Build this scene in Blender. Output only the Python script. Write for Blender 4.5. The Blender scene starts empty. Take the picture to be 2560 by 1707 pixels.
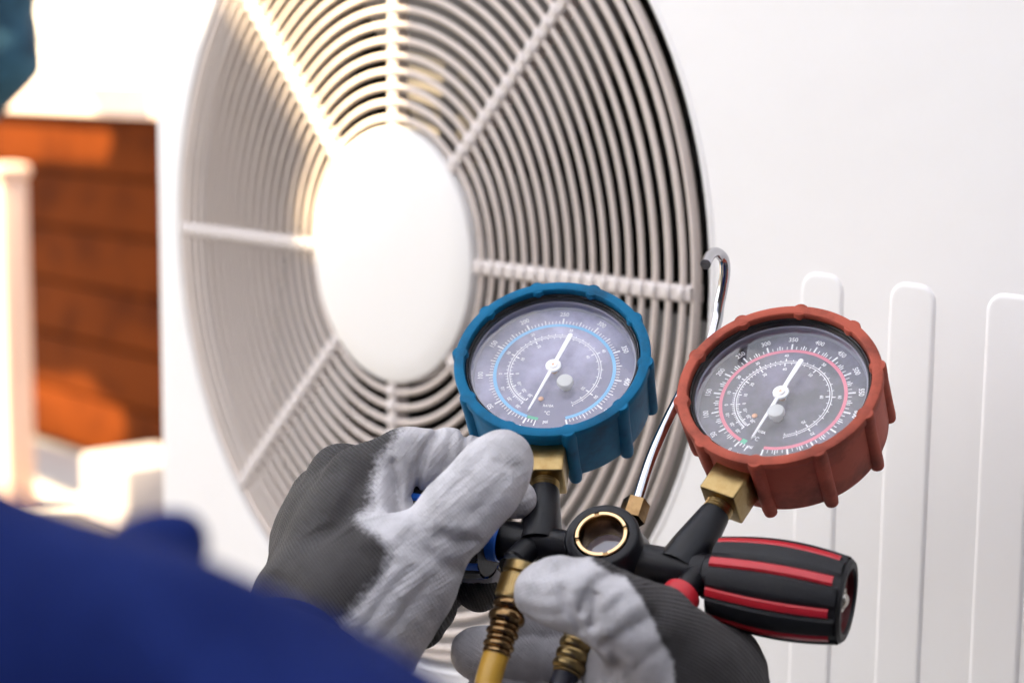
import bpy, bmesh, math, random
import numpy as np
from mathutils import Matrix, Vector
random.seed(7)
sc = bpy.context.scene
COL = sc.collection

# ------------------------------------------------------------------ camera
F = 4550.0                      # focal length in photograph pixels (2560 wide)
PITCH, ROLL, CAMZ = 8.3, 0.6, 1.05
cd = bpy.data.cameras.new("camera"); cam = bpy.data.objects.new("camera", cd); COL.objects.link(cam)
cd.sensor_width = 36.0; cd.lens = 36.0 * F / 2560.0
cd.clip_start = 0.02; cd.clip_end = 400
cam.matrix_world = (Matrix.Translation((0, 0, CAMZ)) @ Matrix.Rotation(math.radians(90 - PITCH), 4, 'X')
                    @ Matrix.Rotation(math.radians(ROLL), 4, 'Z'))
cd.dof.use_dof = True; cd.dof.focus_distance = 0.715; cd.dof.aperture_fstop = 7.2; cd.dof.aperture_blades = 9
sc.camera = cam
CM = np.array(cam.matrix_world)
CR, CT = CM[:3, :3], CM[:3, 3]

def C2W(p): return CR @ np.asarray(p, float) + CT
def W(px, py, d):                # photograph pixel at depth d (metres) -> world point
    return C2W(((px - 1280) / F * d, -(py - 853.5) / F * d, -d))

# ------------------------------------------------------------------ light
SUN = np.array([-0.47, -0.36, 0.81]); SUN /= np.linalg.norm(SUN)      # direction towards the sun
w = bpy.data.worlds.new("World"); sc.world = w; w.use_nodes = True
nt = w.node_tree; bg = nt.nodes["Background"]
sky = nt.nodes.new("ShaderNodeTexSky"); sky.sky_type = 'NISHITA'; sky.sun_disc = False
sky.sun_elevation = math.asin(SUN[2]); sky.sun_rotation = math.atan2(SUN[0], SUN[1])
sky.dust_density = 1.0; sky.air_density = 1.0; sky.ozone_density = 1.0
hs = nt.nodes.new("ShaderNodeHueSaturation"); hs.inputs["Saturation"].default_value = 0.28
nt.links.new(sky.outputs[0], hs.inputs["Color"]); nt.links.new(hs.outputs[0], bg.inputs[0])
bg.inputs[1].default_value = 0.10
sd = bpy.data.lights.new("sun", 'SUN'); sd.energy = 5.0; sd.angle = math.radians(1.0); sd.color = (1.0, 0.78, 0.46)
so = bpy.data.objects.new("sun", sd); COL.objects.link(so)
so.matrix_world = Vector(SUN).to_track_quat('Z', 'Y').to_matrix().to_4x4()
so.location = (-6, -5, 7)
vs = sc.view_settings; vs.view_transform = 'Standard'; vs.look = 'None'; vs.gamma = 1.0; vs.exposure = 2.62
sc.cycles.use_denoising = True
sc.cycles.max_bounces = 8; sc.cycles.transparent_max_bounces = 12
sc.cycles.sample_clamp_indirect = 8

# ------------------------------------------------------------------ materials
def mat(name, col, rough=0.5, metal=0.0, spec=0.5, noise=None, bump=None, coat=0.0):
    """noise=(scale, amount, second colour) mottles the colour, bump=(scale, strength, distance)"""
    m = bpy.data.materials.new(name); m.use_nodes = True
    n, l = m.node_tree.nodes, m.node_tree.links
    b = n["Principled BSDF"]
    b.inputs["Base Color"].default_value = (*col, 1); b.inputs["Roughness"].default_value = rough
    b.inputs["Metallic"].default_value = metal; b.inputs["Specular IOR Level"].default_value = spec
    b.inputs["Coat Weight"].default_value = coat
    tc = n.new("ShaderNodeTexCoord")
    if noise:
        t = n.new("ShaderNodeTexNoise"); t.inputs["Scale"].default_value = noise[0]; t.inputs["Detail"].default_value = 6
        t.inputs["Roughness"].default_value = 0.65
        l.new(tc.outputs["Object"], t.inputs["Vector"])
        r = n.new("ShaderNodeMapRange"); r.inputs[1].default_value = 0.45; r.inputs[2].default_value = 0.70
        r.inputs[3].default_value = 0; r.inputs[4].default_value = noise[1]
        l.new(t.outputs["Fac"], r.inputs[0])
        x = n.new("ShaderNodeMix"); x.data_type = 'RGBA'
        x.inputs["A"].default_value = (*col, 1); x.inputs["B"].default_value = (*noise[2], 1)
        l.new(r.outputs[0], x.inputs["Factor"]); l.new(x.outputs["Result"], b.inputs["Base Color"])
    if bump:
        t2 = n.new("ShaderNodeTexNoise"); t2.inputs["Scale"].default_value = bump[0]; t2.inputs["Detail"].default_value = 4
        l.new(tc.outputs["Object"], t2.inputs["Vector"])
        bp = n.new("ShaderNodeBump"); bp.inputs["Strength"].default_value = bump[1]; bp.inputs["Distance"].default_value = bump[2]
        l.new(t2.outputs["Fac"], bp.inputs["Height"]); l.new(bp.outputs[0], b.inputs["Normal"])
    return m

M = {}
M['panel'] = mat("white_painted_metal", (.80, .785, .79), .38, noise=(9, .35, (.76, .74, .74)), bump=(40, .12, .002))
M['guard'] = mat("off_white_guard_plastic", (.63, .545, .50), .45, noise=(14, .5, (.53, .46, .42)))
M['spoke'] = mat('spoke_plastic', (.64, .58, .56), .42)
M['hub'] = mat("hub_plastic", (.82, .80, .79), .45)
M['inside'] = mat("dark_interior", (.03, .03, .028), .7)
M['shroud'] = mat('shroud_plastic', (.76, .69, .64), .55)
M['blade'] = mat("fan_blade_plastic", (.15, .14, .135), .5)
M['fin'] = mat("coil_fin_metal", (.07, .068, .065), .5, .6)
M['blue_rubber'] = mat("blue_rubber", (.004, .135, .28), .58, noise=(48, .9, (.010, .065, .13)), bump=(700, .10, .001), spec=.14)
M['red_rubber'] = mat("red_rubber", (.42, .092, .058), .58, noise=(48, .9, (.12, .032, .024)), bump=(700, .10, .001), spec=.14)
M['brass'] = mat("worn_brass", (.34, .245, .11), .33, 1.0, noise=(300, .7, (.26, .16, .06)), bump=(500, .15, .0006))
M['old_brass'] = mat("tarnished_brass", (.30, .19, .09), .24, 1.0, noise=(200, .8, (.13, .07, .03)))
M['pale_brass'] = mat("pale_brass", (.80, .55, .30), .32, 1.0)
M['black'] = mat("black_anodised", (.007, .007, .010), .36, spec=.28, noise=(60, .6, (.014, .014, .017)), bump=(900, .08, .0006))
M['black_metal'] = mat("black_bezel_metal", (.012, .012, .012), .22, spec=.7)
M['grip'] = mat("black_rubber_grip", (.012, .012, .015), .55, spec=.3, noise=(70, .6, (.022, .022, .024)), bump=(600, .15, .0008))
M['red_plastic'] = mat("red_plastic", (.50, .018, .030), .30)
M['blue_plastic'] = mat("blue_plastic", (.010, .105, .50), .30)
M['chrome'] = mat("chrome", (.52, .52, .55), .09, 1.0)
M['white_ink'] = mat("white_ink", (.92, .92, .93), .5)
M['needle'] = mat("white_needle", (.95, .95, .96), .35)
M['blue_ink'] = mat("blue_ink", (.13, .48, .80), .5)
M['pink_ink'] = mat("pink_ink", (.78, .16, .24), .5)
M['green_ink'] = mat("green_ink", (.03, .50, .28), .5)
M['button'] = mat("grey_button", (.55, .56, .54), .35)
M['copper'] = mat("copper_pin", (.75, .40, .22), .4, .6)
M['dial_b'] = mat("blue_gauge_dial", (.115, .108, .21), .22, noise=(26, 1.0, (.46, .44, .64)))  # pale mottling stands in for cloudy reflections in the lens
M['dial_r'] = mat("red_gauge_dial", (.016, .012, .030), .22, noise=(26, 1.0, (.19, .16, .27)))  # violet mottling paints the lens reflection over a dark dial
M['cup'] = mat("clear_cup_wall", (.30, .29, .36), .2)
M['yellow_hose'] = mat("yellow_hose", (.60, .34, .045), .34, noise=(60, .7, (.45, .24, .03)))
M['black_hose'] = mat("black_hose", (.018, .018, .03), .45)
M['navy'] = mat("navy_cotton", (.004, .009, .062), .9, spec=.05, noise=(14, 1.0, (.012, .024, .125)), bump=(220, .3, .002))
M['teal_cloth'] = mat("teal_cloth", (.016, .040, .065), .85, spec=.1, noise=(9, .9, (.055, .15, .22)))
M['plank'] = mat("stained_plank", (.092, .020, .003), .7, spec=.03, noise=(6, .9, (.036, .007, .0015)), bump=(30, .3, .003))
M['cap'] = mat("fence_cap_paint", (.78, .62, .58), .5)
M['post'] = mat("post_paint", (.60, .41, .33), .5)
M['siding'] = mat("cream_siding", (.80, .72, .66), .55)
M['concrete'] = mat("concrete", (.42, .40, .38), .85, noise=(3, .8, (.32, .30, .28)), bump=(60, .4, .004))
M['gravel'] = mat('dark_gravel', (.085, .080, .075), .9, noise=(40, .8, (.13, .12, .11)), bump=(80, .6, .01))
M['block'] = mat("painted_block", (.34, .31, .32), .7)
M['screw'] = mat("screw_steel", (.45, .42, .38), .25, 1.0)
M['knob_inner'] = mat("knob_inner_red", (.10, .005, .008), .4)

def glass_mat(name, ior, tint):
    m = bpy.data.materials.new(name); m.use_nodes = True
    n, l = m.node_tree.nodes, m.node_tree.links
    n.clear()
    o = n.new("ShaderNodeOutputMaterial"); mx = n.new("ShaderNodeMixShader")
    tr = n.new("ShaderNodeBsdfTransparent"); tr.inputs[0].default_value = (*tint, 1)
    gl = n.new("ShaderNodeBsdfGlossy"); gl.inputs["Roughness"].default_value = 0.06
    lw = n.new("ShaderNodeLayerWeight"); lw.inputs[0].default_value = .5
    pw = n.new("ShaderNodeMath"); pw.operation = 'POWER'; pw.inputs[1].default_value = 5; l.new(lw.outputs["Facing"], pw.inputs[0])
    fr = n.new("ShaderNodeMapRange"); fr.inputs[3].default_value = ior; fr.inputs[4].default_value = 1; l.new(pw.outputs[0], fr.inputs[0])
    ns = n.new("ShaderNodeTexNoise"); ns.inputs["Scale"].default_value = 60; ns.inputs["Detail"].default_value = 5
    tc = n.new("ShaderNodeTexCoord"); l.new(tc.outputs["Object"], ns.inputs["Vector"])
    rr = n.new("ShaderNodeMapRange"); rr.inputs[1].default_value = .4; rr.inputs[2].default_value = .75
    rr.inputs[3].default_value = .03; rr.inputs[4].default_value = .16
    l.new(ns.outputs["Fac"], rr.inputs[0]); l.new(rr.outputs[0], gl.inputs["Roughness"])
    l.new(fr.outputs[0], mx.inputs[0]); l.new(tr.outputs[0], mx.inputs[1]); l.new(gl.outputs[0], mx.inputs[2])
    l.new(mx.outputs[0], o.inputs[0])
    return m
M['glass'] = glass_mat("gauge_glass", .12, (.96, .96, .98))
M['sight'] = glass_mat("sight_glass", .14, (.85, .87, .95))

def glove_mat():
    m = bpy.data.materials.new("knit_glove_with_grey_coating"); m.use_nodes = True
    n, l = m.node_tree.nodes, m.node_tree.links
    b = n["Principled BSDF"]
    tc = n.new("ShaderNodeTexCoord")
    at = n.new("ShaderNodeAttribute"); at.attribute_name = "coat"
    kn = n.new("ShaderNodeAttribute"); kn.attribute_name = "knit"
    # ragged edge of the dipped coating
    ns = n.new("ShaderNodeTexNoise"); ns.inputs["Scale"].default_value = 520; ns.inputs["Detail"].default_value = 3
    l.new(tc.outputs["Object"], ns.inputs["Vector"])
    ns2 = n.new("ShaderNodeTexNoise"); ns2.inputs["Scale"].default_value = 70; ns2.inputs["Detail"].default_value = 5
    l.new(tc.outputs["Object"], ns2.inputs["Vector"])
    def math_(op, a, bb):
        x = n.new("ShaderNodeMath"); x.operation = op
        for i, v in enumerate((a, bb)):
            if isinstance(v, (int, float)): x.inputs[i].default_value = v
            else: l.new(v, x.inputs[i])
        return x.outputs[0]
    jit = math_('MULTIPLY', math_('SUBTRACT', ns.outputs["Fac"], .5), .65)
    jit2 = math_('MULTIPLY', math_('SUBTRACT', ns2.outputs["Fac"], .5), .5)
    cm = math_('ADD', math_('ADD', at.outputs["Fac"], jit), jit2)
    mr = n.new("ShaderNodeMapRange"); mr.inputs[1].default_value = .15; mr.inputs[2].default_value = .85; mr.interpolation_type = 'SMOOTHSTEP'
    l.new(cm, mr.inputs[0])
    # knit courses
    wv = math_('SINE', math_('MULTIPLY', kn.outputs["Fac"], 2 * math.pi / 0.00115), 0)
    kc = n.new("ShaderNodeMix"); kc.data_type = 'RGBA'
    kc.inputs["A"].default_value = (.036, .033, .034, 1); kc.inputs["B"].default_value = (.072, .067, .069, 1)
    l.new(math_('ADD', math_('MULTIPLY', wv, .22), math_('MULTIPLY', ns2.outputs["Fac"], 1.0)), kc.inputs["Factor"])
    cc = n.new("ShaderNodeMix"); cc.data_type = 'RGBA'
    cc.inputs["A"].default_value = (.52, .505, .53, 1); cc.inputs["B"].default_value = (.30, .29, .305, 1)
    mr2 = n.new("ShaderNodeMapRange"); mr2.inputs[1].default_value = .45; mr2.inputs[2].default_value = .80
    l.new(ns2.outputs["Fac"], mr2.inputs[0]); l.new(mr2.outputs[0], cc.inputs["Factor"])
    mx = n.new("ShaderNodeMix"); mx.data_type = 'RGBA'
    l.new(mr.outputs[0], mx.inputs["Factor"]); l.new(kc.outputs["Result"], mx.inputs["A"]); l.new(cc.outputs["Result"], mx.inputs["B"])
    l.new(mx.outputs["Result"], b.inputs["Base Color"])
    rg = n.new("ShaderNodeMapRange"); rg.inputs[3].default_value = .9; rg.inputs[4].default_value = .5
    l.new(mr.outputs[0], rg.inputs[0]); l.new(rg.outputs[0], b.inputs["Roughness"])
    b.inputs["Specular IOR Level"].default_value = .3
    wa = n.new("ShaderNodeAttribute"); wa.attribute_name = "wale"
    cx = n.new("ShaderNodeCombineXYZ"); l.new(math_('MULTIPLY', wa.outputs["Fac"], 900), cx.inputs[0]); l.new(math_('MULTIPLY', kn.outputs["Fac"], 90), cx.inputs[1])
    ns4 = n.new("ShaderNodeTexNoise"); ns4.inputs["Scale"].default_value = 1.0; ns4.inputs["Detail"].default_value = 4; l.new(cx.outputs[0], ns4.inputs["Vector"])
    # bump: courses on the knit, faint courses and skin creases under the coating
    amp = n.new("ShaderNodeMapRange"); amp.inputs[3].default_value = 1.0; amp.inputs[4].default_value = .10
    l.new(mr.outputs[0], amp.inputs[0])
    mp = n.new("ShaderNodeMapping"); mp.inputs["Scale"].default_value = (150, 150, 150)
    l.new(tc.outputs["Object"], mp.inputs["Vector"])
    ns3 = n.new("ShaderNodeTexNoise"); ns3.inputs["Scale"].default_value = 2.2; ns3.inputs["Detail"].default_value = 7; ns3.inputs["Roughness"].default_value = .7
    l.new(mp.outputs[0], ns3.inputs["Vector"])
    h = math_('ADD', math_('MULTIPLY', wv, math_('MULTIPLY', amp.outputs[0], .5)), math_('ADD', math_('MULTIPLY', ns3.outputs["Fac"], 1.3), math_('MULTIPLY', ns4.outputs["Fac"], 1.2)))
    bp = n.new("ShaderNodeBump"); bp.inputs["Strength"].default_value = .7; bp.inputs["Distance"].default_value = .0009
    l.new(h, bp.inputs["Height"]); l.new(bp.outputs[0], b.inputs["Normal"])
    return m
M['glove'] = glove_mat()

def canvas_mat():  # added sheet passes soft fill light; bluish tint evens the warm sun
    m = bpy.data.materials.new("canvas"); m.use_nodes = True
    n, l = m.node_tree.nodes, m.node_tree.links; n.clear()
    o = n.new("ShaderNodeOutputMaterial"); a = n.new("ShaderNodeAddShader")
    d = n.new("ShaderNodeBsdfDiffuse"); d.inputs[0].default_value = (.40, .405, .43, 1)
    t = n.new("ShaderNodeBsdfTranslucent"); t.inputs[0].default_value = (.36, .40, .495, 1)
    l.new(d.outputs[0], a.inputs[0]); l.new(t.outputs[0], a.inputs[1]); l.new(a.outputs[0], o.inputs[0])
    return m
M['canvas'] = canvas_mat()
M['blocker_dark'] = mat('dark_blocker', (.06, .056, .055), .85, noise=(5, .6, (.045, .042, .04)), bump=(50, .4, .005))  # dark surface of the added light blockers

# ------------------------------------------------------------------ mesh helpers
class MB:
    """collects shapes; scale 1 unit = 1 mm unless told otherwise"""
    def __init__(s, k=.001): s.v, s.f, s.sm, s.k = [], [], [], k
    def add(s, v, f, smooth=True, X=None):
        o = len(s.v)
        v = np.asarray(v, float)
        if X is not None: v = v @ np.asarray(X)[:3, :3].T + np.asarray(X)[:3, 3]
        s.v.extend(map(tuple, v)); s.f.extend([tuple(i + o for i in q) for q in f]); s.sm.extend([smooth] * len(f))
    def lathe(s, prof, seg=64, X=None, closed=False, smooth=True, a0=0, a1=2 * math.pi):
        full = abs(a1 - a0 - 2 * math.pi) < 1e-6
        na = seg if full else seg + 1
        v, f = [], []
        for i in range(na):
            a = a0 + (a1 - a0) * i / seg
            c, si = math.cos(a), math.sin(a)
            v += [(r * c, r * si, z) for r, z in prof]
        m = len(prof)
        for i in range(seg):
            j = (i + 1) % na
            for k in range(m if closed else m - 1):
                k2 = (k + 1) % m
                f.append((i * m + k, j * m + k, j * m + k2, i * m + k2))
        s.add(v, f, smooth, X)
    def tube(s, pts, r, seg=16, X=None, cap=True):
        pts = [np.asarray(p, float) for p in pts]; n = len(pts)
        rr = r if hasattr(r, '__len__') else [r] * n
        t0 = pts[1] - pts[0]; up = np.array([0, 0, 1.]) if abs(t0[2]) < .9 * np.linalg.norm(t0) else np.array([1., 0, 0])
        v, f = [], []
        for i, p in enumerate(pts):
            t = pts[min(i + 1, n - 1)] - pts[max(i - 1, 0)]; t /= np.linalg.norm(t)
            a = np.cross(up, t); a /= np.linalg.norm(a); up = np.cross(t, a); b = up
            for q in range(seg):
                an = 2 * math.pi * q / seg
                v.append(p + rr[i] * (math.cos(an) * a + math.sin(an) * b))
        for i in range(n - 1):
            for q in range(seg):
                q2 = (q + 1) % seg
                f.append((i * seg + q, i * seg + q2, (i + 1) * seg + q2, (i + 1) * seg + q))
        if cap:
            f.append(tuple(range(seg))[::-1]); f.append(tuple((n - 1) * seg + q for q in range(seg)))
        s.add(v, f, True, X)
    def box(s, lo, hi, X=None, bev=0):
        (a, b, c), (d, e, g) = lo, hi
        if bev <= 0:
            v = [(x, y, z) for x in (a, d) for y in (b, e) for z in (c, g)]
            f = [(0, 1, 3, 2), (4, 6, 7, 5), (0, 4, 5, 1), (2, 3, 7, 6), (0, 2, 6, 4), (1, 5, 7, 3)]
            s.add(v, f, False, X); return
        bm = bmesh.new(); bmesh.ops.create_cube(bm, size=1)
        for q in bm.verts:
            q.co = Vector(((a + d) / 2 + q.co.x * (d - a), (b + e) / 2 + q.co.y * (e - b), (c + g) / 2 + q.co.z * (g - c)))
        bmesh.ops.bevel(bm, geom=bm.edges[:], offset=bev, segments=3, profile=.5, affect='EDGES')
        bm.verts.index_update()
        s.add([tuple(q.co) for q in bm.verts], [tuple(x.index for x in q.verts) for q in bm.faces], True, X); bm.free()
    def prism(s, poly, z0, z1, X=None, smooth=False):
        n = len(poly)
        v = [(x, y, z0) for x, y in poly] + [(x, y, z1) for x, y in poly]
        f = [tuple(range(n))[::-1], tuple(range(n, 2 * n))] + [(i, (i + 1) % n, n + (i + 1) % n, n + i) for i in range(n)]
        s.add(v, f, smooth, X)
    def ball(s, c, r, X=None, u=14, vv=9):
        r = r if hasattr(r, '__len__') else (r, r, r)
        v = [(c[0], c[1], c[2] + r[2])]; f = []
        for i in range(1, vv):
            th = math.pi * i / vv
            for j in range(u):
                ph = 2 * math.pi * j / u
                v.append((c[0] + r[0] * math.sin(th) * math.cos(ph), c[1] + r[1] * math.sin(th) * math.sin(ph), c[2] + r[2] * math.cos(th)))
        v.append((c[0], c[1], c[2] - r[2]))
        for j in range(u):
            f.append((0, 1 + j, 1 + (j + 1) % u)); e = 1 + (vv - 2) * u
            f.append((len(v) - 1, e + (j + 1) % u, e + j))
            for i in range(vv - 2):
                a = 1 + i * u
                f.append((a + j, a + u + j, a + u + (j + 1) % u, a + (j + 1) % u))
        s.add(v, f, True, X)
    def build(s, name, m, parent=None, sharp=35):
        me = bpy.data.meshes.new(name)
        me.from_pydata([tuple(c * s.k for c in p) for p in s.v], [], s.f)
        me.polygons.foreach_set("use_smooth", s.sm)
        bm = bmesh.new(); bm.from_mesh(me); bmesh.ops.recalc_face_normals(bm, faces=bm.faces[:]); bm.to_mesh(me); bm.free()
        if sharp: me.set_sharp_from_angle(angle=math.radians(sharp))
        me.materials.append(M[m] if isinstance(m, str) else m)
        o = bpy.data.objects.new(name, me); COL.objects.link(o)
        if parent: o.parent = parent
        return o

def tag(o, label=None, cat=None, group=None, kind=None):
    for k, v in (('label', label), ('category', cat), ('group', group), ('kind', kind)):
        if v: o[k] = v
    return o
def empty(name, mw):
    o = bpy.data.objects.new(name, None); o.empty_display_size = .02; COL.objects.link(o); o.matrix_world = mw; return o
def mat4(X, Y, Z, O):
    m = np.eye(4); m[:3, 0] = X; m[:3, 1] = Y; m[:3, 2] = Z; m[:3, 3] = O; return m
def nrm(v): v = np.asarray(v, float); return v / np.linalg.norm(v)
def RZ(a, O=(0, 0, 0)):
    c, s = math.cos(a), math.sin(a); return mat4((c, s, 0), (-s, c, 0), (0, 0, 1), O)
def aim(O, Z, Xh=(1, 0, 0)):
    Z = nrm(Z); X = np.asarray(Xh, float); X = nrm(X - Z * (X @ Z)); return mat4(X, np.cross(Z, X), Z, O)

# ================================================================== SETTING
YAW = math.radians(48.5)
DH = np.array([math.cos(YAW), -math.sin(YAW), 0.]); UP = np.array([0, 0, 1.]); NN = np.array([-math.sin(YAW), -math.cos(YAW), 0.])

g = MB(1); g.box((-40, -40, -.3), (40, 60, 0)); tag(g.build('ground', 'gravel'), kind='structure')

# ---------------------------------------------------------------- fence behind, on the left
FP = W(230, 700, 4.95); FP[2] = 0
fence = empty('plank_fence', Matrix(mat4(DH, NN, UP, FP).tolist()))     # x along, y towards the viewer, z up
tag(fence, 'reddish brown horizontal plank fence with pale cap behind the white unit', 'fence')
hs_ = [0.02]
while hs_[-1] < .9: hs_.append(hs_[-1] + .152)
for i in range(len(hs_) - 1):
    p = MB(1); p.box((-3.2, -.012 + .003 * (i % 2), hs_[i]), (.62, .016 + .003 * (i % 2), hs_[i + 1] - .008), bev=.004); p.build('plank', 'plank', fence)
p = MB(1); p.box((-3.2, -.06, hs_[-1] + .004), (.62, .05, hs_[-1] + .085), bev=.006); p.build('cap_rail', 'cap', fence)
p = MB(1); p.box((-3.2, -.05, 0), (.62, -.0145, hs_[-1])); p.build('backing_frame', 'plank', fence)
g = MB(1); g.box((-4.5, .03, -.05), (.62, 2.4, .006)); o = g.build('path', 'concrete'); o.matrix_world = fence.matrix_world.copy(); tag(o, kind='structure')  # pale strip added over darkened ground so the sunlit patch stays bright
# ---------------------------------------------------------------- cream house wall behind the fence
HP = FP - NN * 1.6 - DH * .9
house = empty('house_wall', Matrix(mat4(DH, NN, UP, HP).tolist()))
tag(house, 'sunlit cream house wall of horizontal boards above the fence', 'wall')
for i in range(16):
    z = i * .15; p = MB(1)
    p.add([(-5, .0, z), (2.6, .0, z), (2.6, .022, z), (-5, .022, z), (-5, 0, z + .149), (2.6, 0, z + .149), (2.6, .006, z + .149), (-5, .006, z + .149)],
          [(0, 1, 2, 3), (3, 2, 6, 7), (7, 6, 5, 4), (4, 5, 1, 0), (0, 3, 7, 4), (1, 5, 6, 2)], False)
    p.build('siding_board', 'siding', house)
# ---------------------------------------------------------------- post and block
PP = W(30, 900, 4.3); PP[2] = 0
post = empty('garden_post', Matrix(mat4(DH, NN, UP, PP).tolist())); tag(post, 'pale square post standing in front of the brown fence', 'post')
p = MB(1); p.box((-.036, -.036, 0), (.036, .036, .80), bev=.008); p.build('shaft', 'post', post)
p = MB(1); p.box((-.044, -.044, .802), (.044, .044, .835), bev=.012); p.build('post_cap', 'post', post)
BP = W(345, 1300, 4.25); BP[2] = 0
blk = MB(1); blk.box((-.085, -.10, 0), (.12, .10, .175), bev=.012)
bo = blk.build('concrete_block', 'block'); bo.matrix_world = Matrix(mat4(DH, NN, UP, BP).tolist())
tag(bo, 'small pale grey block on the ground beside the white cabinet', 'block')

# ================================================================== AIR CONDITIONER
FC = W(972, 641, 1.092) - NN * .008             # fan centre on the front plate
base = np.array([FC[0], FC[1], 0.0])
FH = FC[2]                                       # height of the fan centre
unit = empty('air_conditioner', Matrix(mat4(DH, UP, NN, base).tolist()))
tag(unit, 'white outdoor air conditioner unit with a large round fan guard', 'air conditioner')
def AX(z=0): return mat4((1, 0, 0), (0, 1, 0), (0, 0, 1), (0, FH * 1000, z))
RO = 246.0
# cabinet front plate with its round opening
bm = bmesh.new()
x0, x1, y0, y1 = -.278, .74, .04, FH + .62
def loop(pts, z):
    vv = [bm.verts.new((x, y, z)) for x, y in pts]
    return vv, [bm.edges.new((vv[i], vv[(i + 1) % len(vv)])) for i in range(len(vv))]
NS = 128
def circ(r): return [(r * math.cos(2 * math.pi * i / NS), FH + r * math.sin(2 * math.pi * i / NS)) for i in range(NS)]
rc = .012; rect = []
for cx, cy, a in ((x1 - rc, y1 - rc, 0), (x0 + rc, y1 - rc, 90), (x0 + rc, y0 + rc, 180), (x1 - rc, y0 + rc, 270)):
    for k in range(5):
        an = math.radians(a + k * 22.5); rect.append((cx + rc * math.cos(an), cy + rc * math.sin(an)))
vo, eo = loop(rect, 0); vi, ei = loop(circ(.2562), 0)
bmesh.ops.triangle_fill(bm, edges=eo + ei, use_beauty=True)
# rolled lip round the opening
prev = vi
for r, z in ((.2550, .0008), (.2538, .0010), (.2525, .0005), (.2516, -.001), (.2512, -.005), (.2512, -.020)):
    cur = [bm.verts.new((x, y, z)) for x, y in circ(r)]
    for i in range(NS): bm.faces.new((prev[i], prev[(i + 1) % NS], cur[(i + 1) % NS], cur[i]))
    prev = cur
# rounded edges and sides
prev = vo
def off(pts, d):
    cx, cy = (x0 + x1) / 2, (y0 + y1) / 2
    return [(x + (d if x > cx else -d), y + (d if y > cy else -d)) for x, y in pts]
for d, z in ((.003, -.0009), (.0055, -.0035), (.0065, -.007), (.0065, -.36)):
    cur = [bm.verts.new((x, y, z)) for x, y in off(rect, d)]
    n = len(rect)
    for i in range(n): bm.faces.new((prev[i], cur[i], cur[(i + 1) % n], prev[(i + 1) % n]))
    prev = cur
bm.faces.new(prev)
bmesh.ops.recalc_face_normals(bm, faces=bm.faces[:])
me = bpy.data.meshes.new('cabinet'); bm.to_mesh(me); bm.free()
me.polygons.foreach_set("use_smooth", [not all(abs(me.vertices[i].co.z) < 1e-6 for i in q.vertices) for q in me.polygons])
me.materials.append(M['panel']); o = bpy.data.objects.new('cabinet', me); COL.objects.link(o); o.parent = unit
# pressed ribs on the right of the plate
def rib(xc, wd, top, bot, h=3.2):
    r = MB(); pl = []
    def outline(ins):
        hw = wd / 2 - ins; rad = max(9 - ins, 2); pts = []
        for cx, cy, a in ((xc + hw - rad, top - ins - rad, 0), (xc - hw + rad, top - ins - rad, 90), (xc - hw + rad, bot + ins + rad, 180), (xc + hw - rad, bot + ins + rad, 270)):
            for k in range(6):
                an = math.radians(a + 18 * k); pts.append((cx + rad * math.cos(an), cy + rad * math.sin(an)))
        return pts
    lv = [(0, -.1), (.5, .32), (1.2, .72), (1.9, .9), (2.4, .95), (2.8, .96), (3.4, .96)]
    v, f = [], []
    for ins, z in lv: v += [(x, y, z) for x, y in outline(ins)]
    n = 24
    for k in range(len(lv) - 1):
        for i in range(n): f.append((k * n + i, k * n + (i + 1) % n, (k + 1) * n + (i + 1) % n, (k + 1) * n + i))
    f.append(tuple((len(lv) - 1) * n + i for i in range(n)))
    r.add(v, f[:-1], True); r.add(v[-n:], [tuple(range(n))], False); return r.build('pressed_rib', 'panel', unit, sharp=60)
for k in range(7): rib(323.4 + 51.5 * k, 25.5, FH * 1000 + 18, 90)

# fan guard
def dome(r):                                     # front height of the guard at radius r
    if r < 205: return 6.0
    u = (r - 205) / (RO - 205); return 6.0 - 2.5 * u * u
rings = [82.5 + 9.1 * k for k in range(18)]
for r in rings:
    z = dome(r); b = MB()
    hw, dp = (1.9, 1.6) if r < 212 else (2.2, 1.8)
    b.lathe([(r - hw, z - .9), (r - hw * .55, z + .1), (r, z + .4), (r + hw * .55, z + .1), (r + hw, z - .9), (r + hw * .85, z - dp), (r - hw * .85, z - dp)], 144, AX(), closed=True)
    b.build('guard_ring', 'guard', unit)
b = MB(); b.lathe([(241.2, 1.4), (242.4, 3.0), (244.2, 3.2), (245.4, 2.0), (245.8, .2), (245.4, -1.5), (243, -1.5), (241.4, -.4)], 160, AX(), closed=True); b.build('guard_rim', 'guard', unit)
for k in range(8):
    a = math.radians(45 * k); b = MB(); X = AX() @ RZ(a)
    rs = np.linspace(73, 243, 45); v, f = [], []
    for r in rs:
        z = dome(r); hw = 4.3
        v += [(r, -hw, z - 9), (r, -hw, z - .8), (r, -hw + 1.5, z + .5), (r, hw - 1.5, z + .5), (r, hw, z - .8), (r, hw, z - 9)]
    for i in range(len(rs) - 1):
        for q in range(6): f.append((i * 6 + q, i * 6 + (q + 1) % 6, i * 6 + 6 + (q + 1) % 6, i * 6 + 6 + q))
    b.add(v, f, True, X)
    for r in rings: b.ball((r, 0, dome(r) - .4), (3.0, 5.0, 2.5), X, 12, 8)
    b.build('guard_spoke', 'spoke', unit)
b = MB(); b.lathe([(0.01, 12.5), (40, 12.0), (62, 10.8), (71, 9.6), (75.6, 8.0), (77.2, 5), (77.2, -4), (74, -4)], 128, AX()); b.build('hub_cover', 'hub', unit)
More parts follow.
